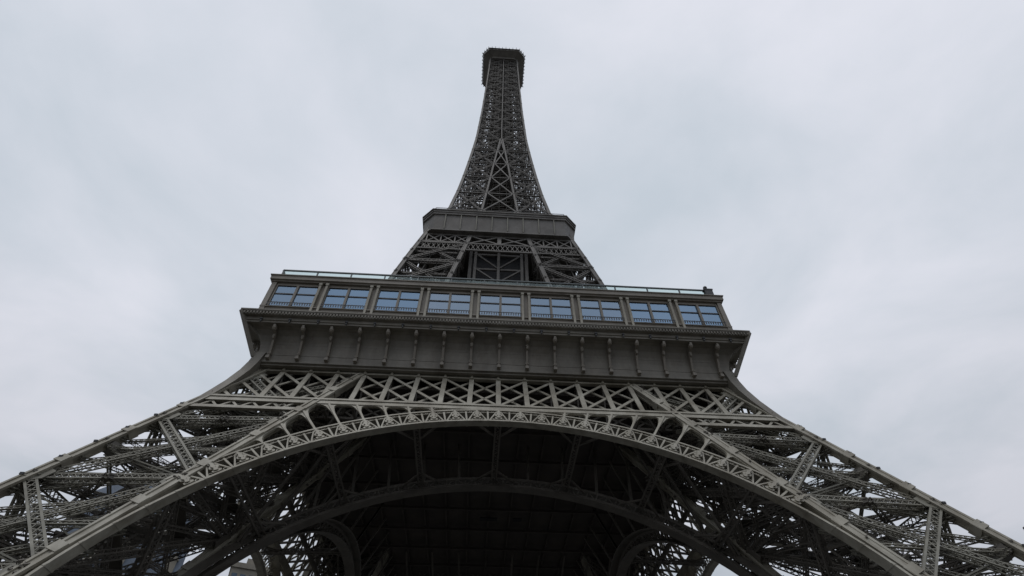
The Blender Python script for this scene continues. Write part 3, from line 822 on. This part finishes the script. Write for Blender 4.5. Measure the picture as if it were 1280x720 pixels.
cab = MB(); cab.sweep([octo(7.2, 2, 277.3), octo(7.2, 2, 281), octo(5, 1.5, 282)]); cab.build("top_cabin", IRON_SHADED, tower)

CURT = {0: [(-2.7, .8, 66.9)], 1: [(2.2, .5, 65.0)], 3: [(.7, .5, 64.6), (-2.2, .7, 66.9)], 5: [(-1.6, .5, 64.2)], 6: [(1.5, .6, 64.8)], 7: [(-.6, .4, 64.4)], 8: [(2.5, .9, 65.2), (-2.8, .5, 66.9)]}
# ------------------------------------------------------------------ put the four sides and corners together
for q_, rz in enumerate(QUARTERS):
    cq, sq = math.cos(rz), math.sin(rz)
    along = lambda x: (x * cq * S, x * sq * S, 0)
    a_ = link("arch", arch_me, tower, rz); link("arch_lattice", al_me, a_, 0); link("spandrel", sp_me, a_, 0)
    if q_ == 0:
        for m_ in orn_me: link("ornament", m_, a_, 0)
    i_ = link("inner_arch", ia_me, tower, rz); link("arch_lattice", il_me, i_, 0)
    for m_ in st_me: link("arch_strut", m_, tower, rz)
    g_ = link("girder", gd_me, tower, rz); link("girder_lattice", gl_me, g_, 0); link("rear_frame", gr_me, g_, 0)
    for m_ in post_me: link("post", m_, g_, 0)
    p_ = link("leg", pier_me, tower, rz)
    for m_ in face_me: link("face_lattice", m_, p_, 0)
    for _, m_ in strut_meshes: link("strut", m_, p_, 0)
    link("cross_frame", dia_me, p_, 0); link("lift_track", track_me, p_, 0); link("staircase", stair_me, p_, 0); link("footing", foot_me, p_, 0)
    link("corner_bracket", cb_me, tower, rz)
    if q_ in (0, 3):
        for z in np.arange(21.5, 44, 2.58):
            w = h1(z) + .1
            v_ = Matrix.Rotation(rz, 3, 'Z') @ Vector((w - .25, -w + .25, z + .5)); link("light_fixture", lamp_me, tower, 0, v_ * S)
    ga = link("gallery", gal_me, tower, rz); link("dentil_band", den_me, ga, 0)
    if q_ != 2:
        for i in range(-8, 9): link("corbel", cor_me, ga, 0, (i * 3.92 * S, 0, 0))
    if q_ == 0:
        for i in range(-9, 9): link("light_fixture", lamp_me, ga, 0, ((i + .5) * 3.92 * S, -35.75 * S, 58.3 * S))
    pa = link("pavilion", pav_me, tower, rz); link("inner_partition", inn_me, pa, 0); link("corner_column", ccol_me, pa, 0)
    for i in range(10):
        for d in (-.5, .5):
            x = -34.785 + BAY * i + d
            if abs(x) < 34: link("pilaster", pil_me, pa, 0, (x * S, 0, 0))
    if q_ != 2:
        for i in range(9):
            x = (i - 4) * BAY
            w_ = link("window", win_me, tower, rz, along(x))
            link("mullion", mul_me, w_); link("transom", bar_me, w_); link("balustrade", bal_me, w_)
            for j, m_ in enumerate(pn):
                o_ = link("pane", m_, w_); o_.material_slots[0].link = 'OBJECT'; o_.material_slots[0].material = PANES[(i * 5 + j * 3 + i // 2) % 3]
            if q_ == 0 and i in CURT:
                for cx, cw, zt in CURT[i]:
                    b = MB(); n_ = 8
                    pts = [(cx - cw / 2 + cw * j / n_, -34.3 - .06 * (j % 2), 0) for j in range(n_ + 1)]
                    b.sweep([[(x_, y_, 62.2), (x_, y_, zt), (x_, y_ + .05, zt), (x_, y_ + .05, 62.2)] for x_, y_, _ in pts])
                    b.build("curtain", CURTAIN, w_)
    ro = link("roof_railing", rr_me, tower, rz); link("railing_glass", rgl_me, ro, 0)
    if q_ != 2:
        for x in np.arange(-34.3, 34.4, 5.28): link("railing_post", rpost_me, ro, 0, (x * S, 0, 0))
    u_ = link("upper_leg", uc_me, tower, rz); link("face_lattice", ul_me, u_); link("staircase", us_me, u_)
    link("upper_girder", ug_me, tower, rz)
    l_ = link("lift_hall_frame", lh_me, tower, rz); link("lift_hall_wall", lw_me, l_)
    s_ = link("shaft_leg", scm, tower, rz); link("face_lattice", slm, s_)
    link("shaft_brace", sxm, tower, rz)

# ------------------------------------------------------------------ small lamp housing on the roof railing's end
fl = empty("floodlight", (34.0 * S, -34.45 * S, 71.0 * S))
tag(fl, "small dark lamp housing with a ball on top on the end of the roof railing", "floodlight")
b = MB(); b.box(-.75, .55, -.3, .3, -1.4, -.15); b.box(-.85, .65, -.36, .36, -.16, .1); b.build("housing", DARK, fl)
b = MB(); b.ball((-.35, 0, .6), .34, .34, .36, 10, 6); b.tube((-.35, 0, .1), (-.35, 0, .35), .12); b.build("lamp", DARK, fl)

# ------------------------------------------------------------------ buildings behind, and a street lamp
def polar(az, dist, z=0.0):
    return Vector((CAM.x + math.sin(R(az)) * dist, CAM.y + math.cos(R(az)) * dist, z))
def facing(p):
    d = Vector((CAM.x - p.x, CAM.y - p.y)); return math.atan2(d.y, d.x) + R(90)
# slate roofed block: front faces the camera, its local -y
p = polar(-31.5, 95)
ht = empty("mansard_building", p); ht.rotation_euler.z = facing(p)
tag(ht, "blue-grey slate mansard roof building behind the tower's left leg", "building")
W_, D_, HW, HR = 15.5, 22.0, 62.0, 90.0      # in half-metres
b = MB(); b.box(-W_, W_, -D_ / 2, D_ / 2, 0, HW); b.box(-W_ - .8, W_ + .8, -D_ / 2 - .8, D_ / 2 + .8, HW + .01, HW + 1.2); b.build("wall", STONE, ht)
b = MB(); b.sweep([[(-w, -d, z), (w, -d, z), (w, d, z), (-w, d, z)] for w, d, z in ((W_, D_ / 2, HW + 1.2), (W_ * .9, D_ / 2 * .9, HR - 8), (W_ * .45, D_ * .35, HR))])
rf = b.build("roof", SLATE, ht)
for i in range(5):
    x = (i - 2) * 6
    b = MB(); b.box(x - 1.2, x + 1.2, -D_ / 2 - .2, -D_ / 2 + 3.5, HW + 3, HW + 7.5); b.prism([(-1.6, 0), (1.6, 0), (0, 1.8)], lambda u, v, t: (x + u, t, HW + 7.5 + v), -D_ / 2 - .4, -D_ / 2 + 4.5)
    b.build("dormer", STONE, rf)
for j in range(10):
    for i in range(7):
        b = MB(); x = (i - 3) * 4.3; z = 4 + j * 5.8
        b.box(x - 1.0, x + 1.0, -D_ / 2 - .06, -D_ / 2 - .01, z, z + 3.6); b.build("window", ROOFGLASS, ht)
# cream stone block further right
p = polar(-20.9, 110)
cbk = empty("stone_building", p); cbk.rotation_euler.z = facing(p)
tag(cbk, "cream stone building glimpsed under the arch at the lower left", "building")
b = MB(); b.box(-7, 7, -8, 8, 0, 83); b.box(-7.4, 7.4, -8.5, 8.5, 83.01, 84.6); b.box(-3, 3, -4, 4, 84.61, 88); b.build("wall", STONE, cbk)
for j in range(13):
    for i in range(5):
        b = MB(); x = (i - 2) * 2.7; z = 4 + j * 6.1
        b.box(x - .85, x + .85, -8.07, -8.01, z, z + 4); b.build("window", ROOFGLASS, cbk)

p = polar(49.6, 20.0)
lm = empty("street_lamp", p)
tag(lm, "dark street lamp whose head just enters the right edge of the picture", "street lamp")
b = MB(); b.tube((0, 0, 0), (0, 0, 1.2), .36, .3, 12); b.tube((0, 0, 1.2), (0, 0, 17.6), .18, .12, 12); b.build("pole", DARK, lm)
dv_ = (polar(47.58, 20.0) - p) / S
b = MB(); b.tube((0, 0, 17.3), (dv_.x * .5, dv_.y * .5, 17.55), .1, .08); b.build("arm", DARK, lm)
b = MB(); e = Vector((dv_.x, dv_.y, 17.2)); m_ = Vector((dv_.x * .45, dv_.y * .45, 17.5))
b.bar(m_, e, .5, .3); b.bar(m_ + Vector((0, 0, .18)), m_ * .4 + e * .6 + Vector((0, 0, .14)), .4, .2); b.build("lamp_head", DARK, lm)
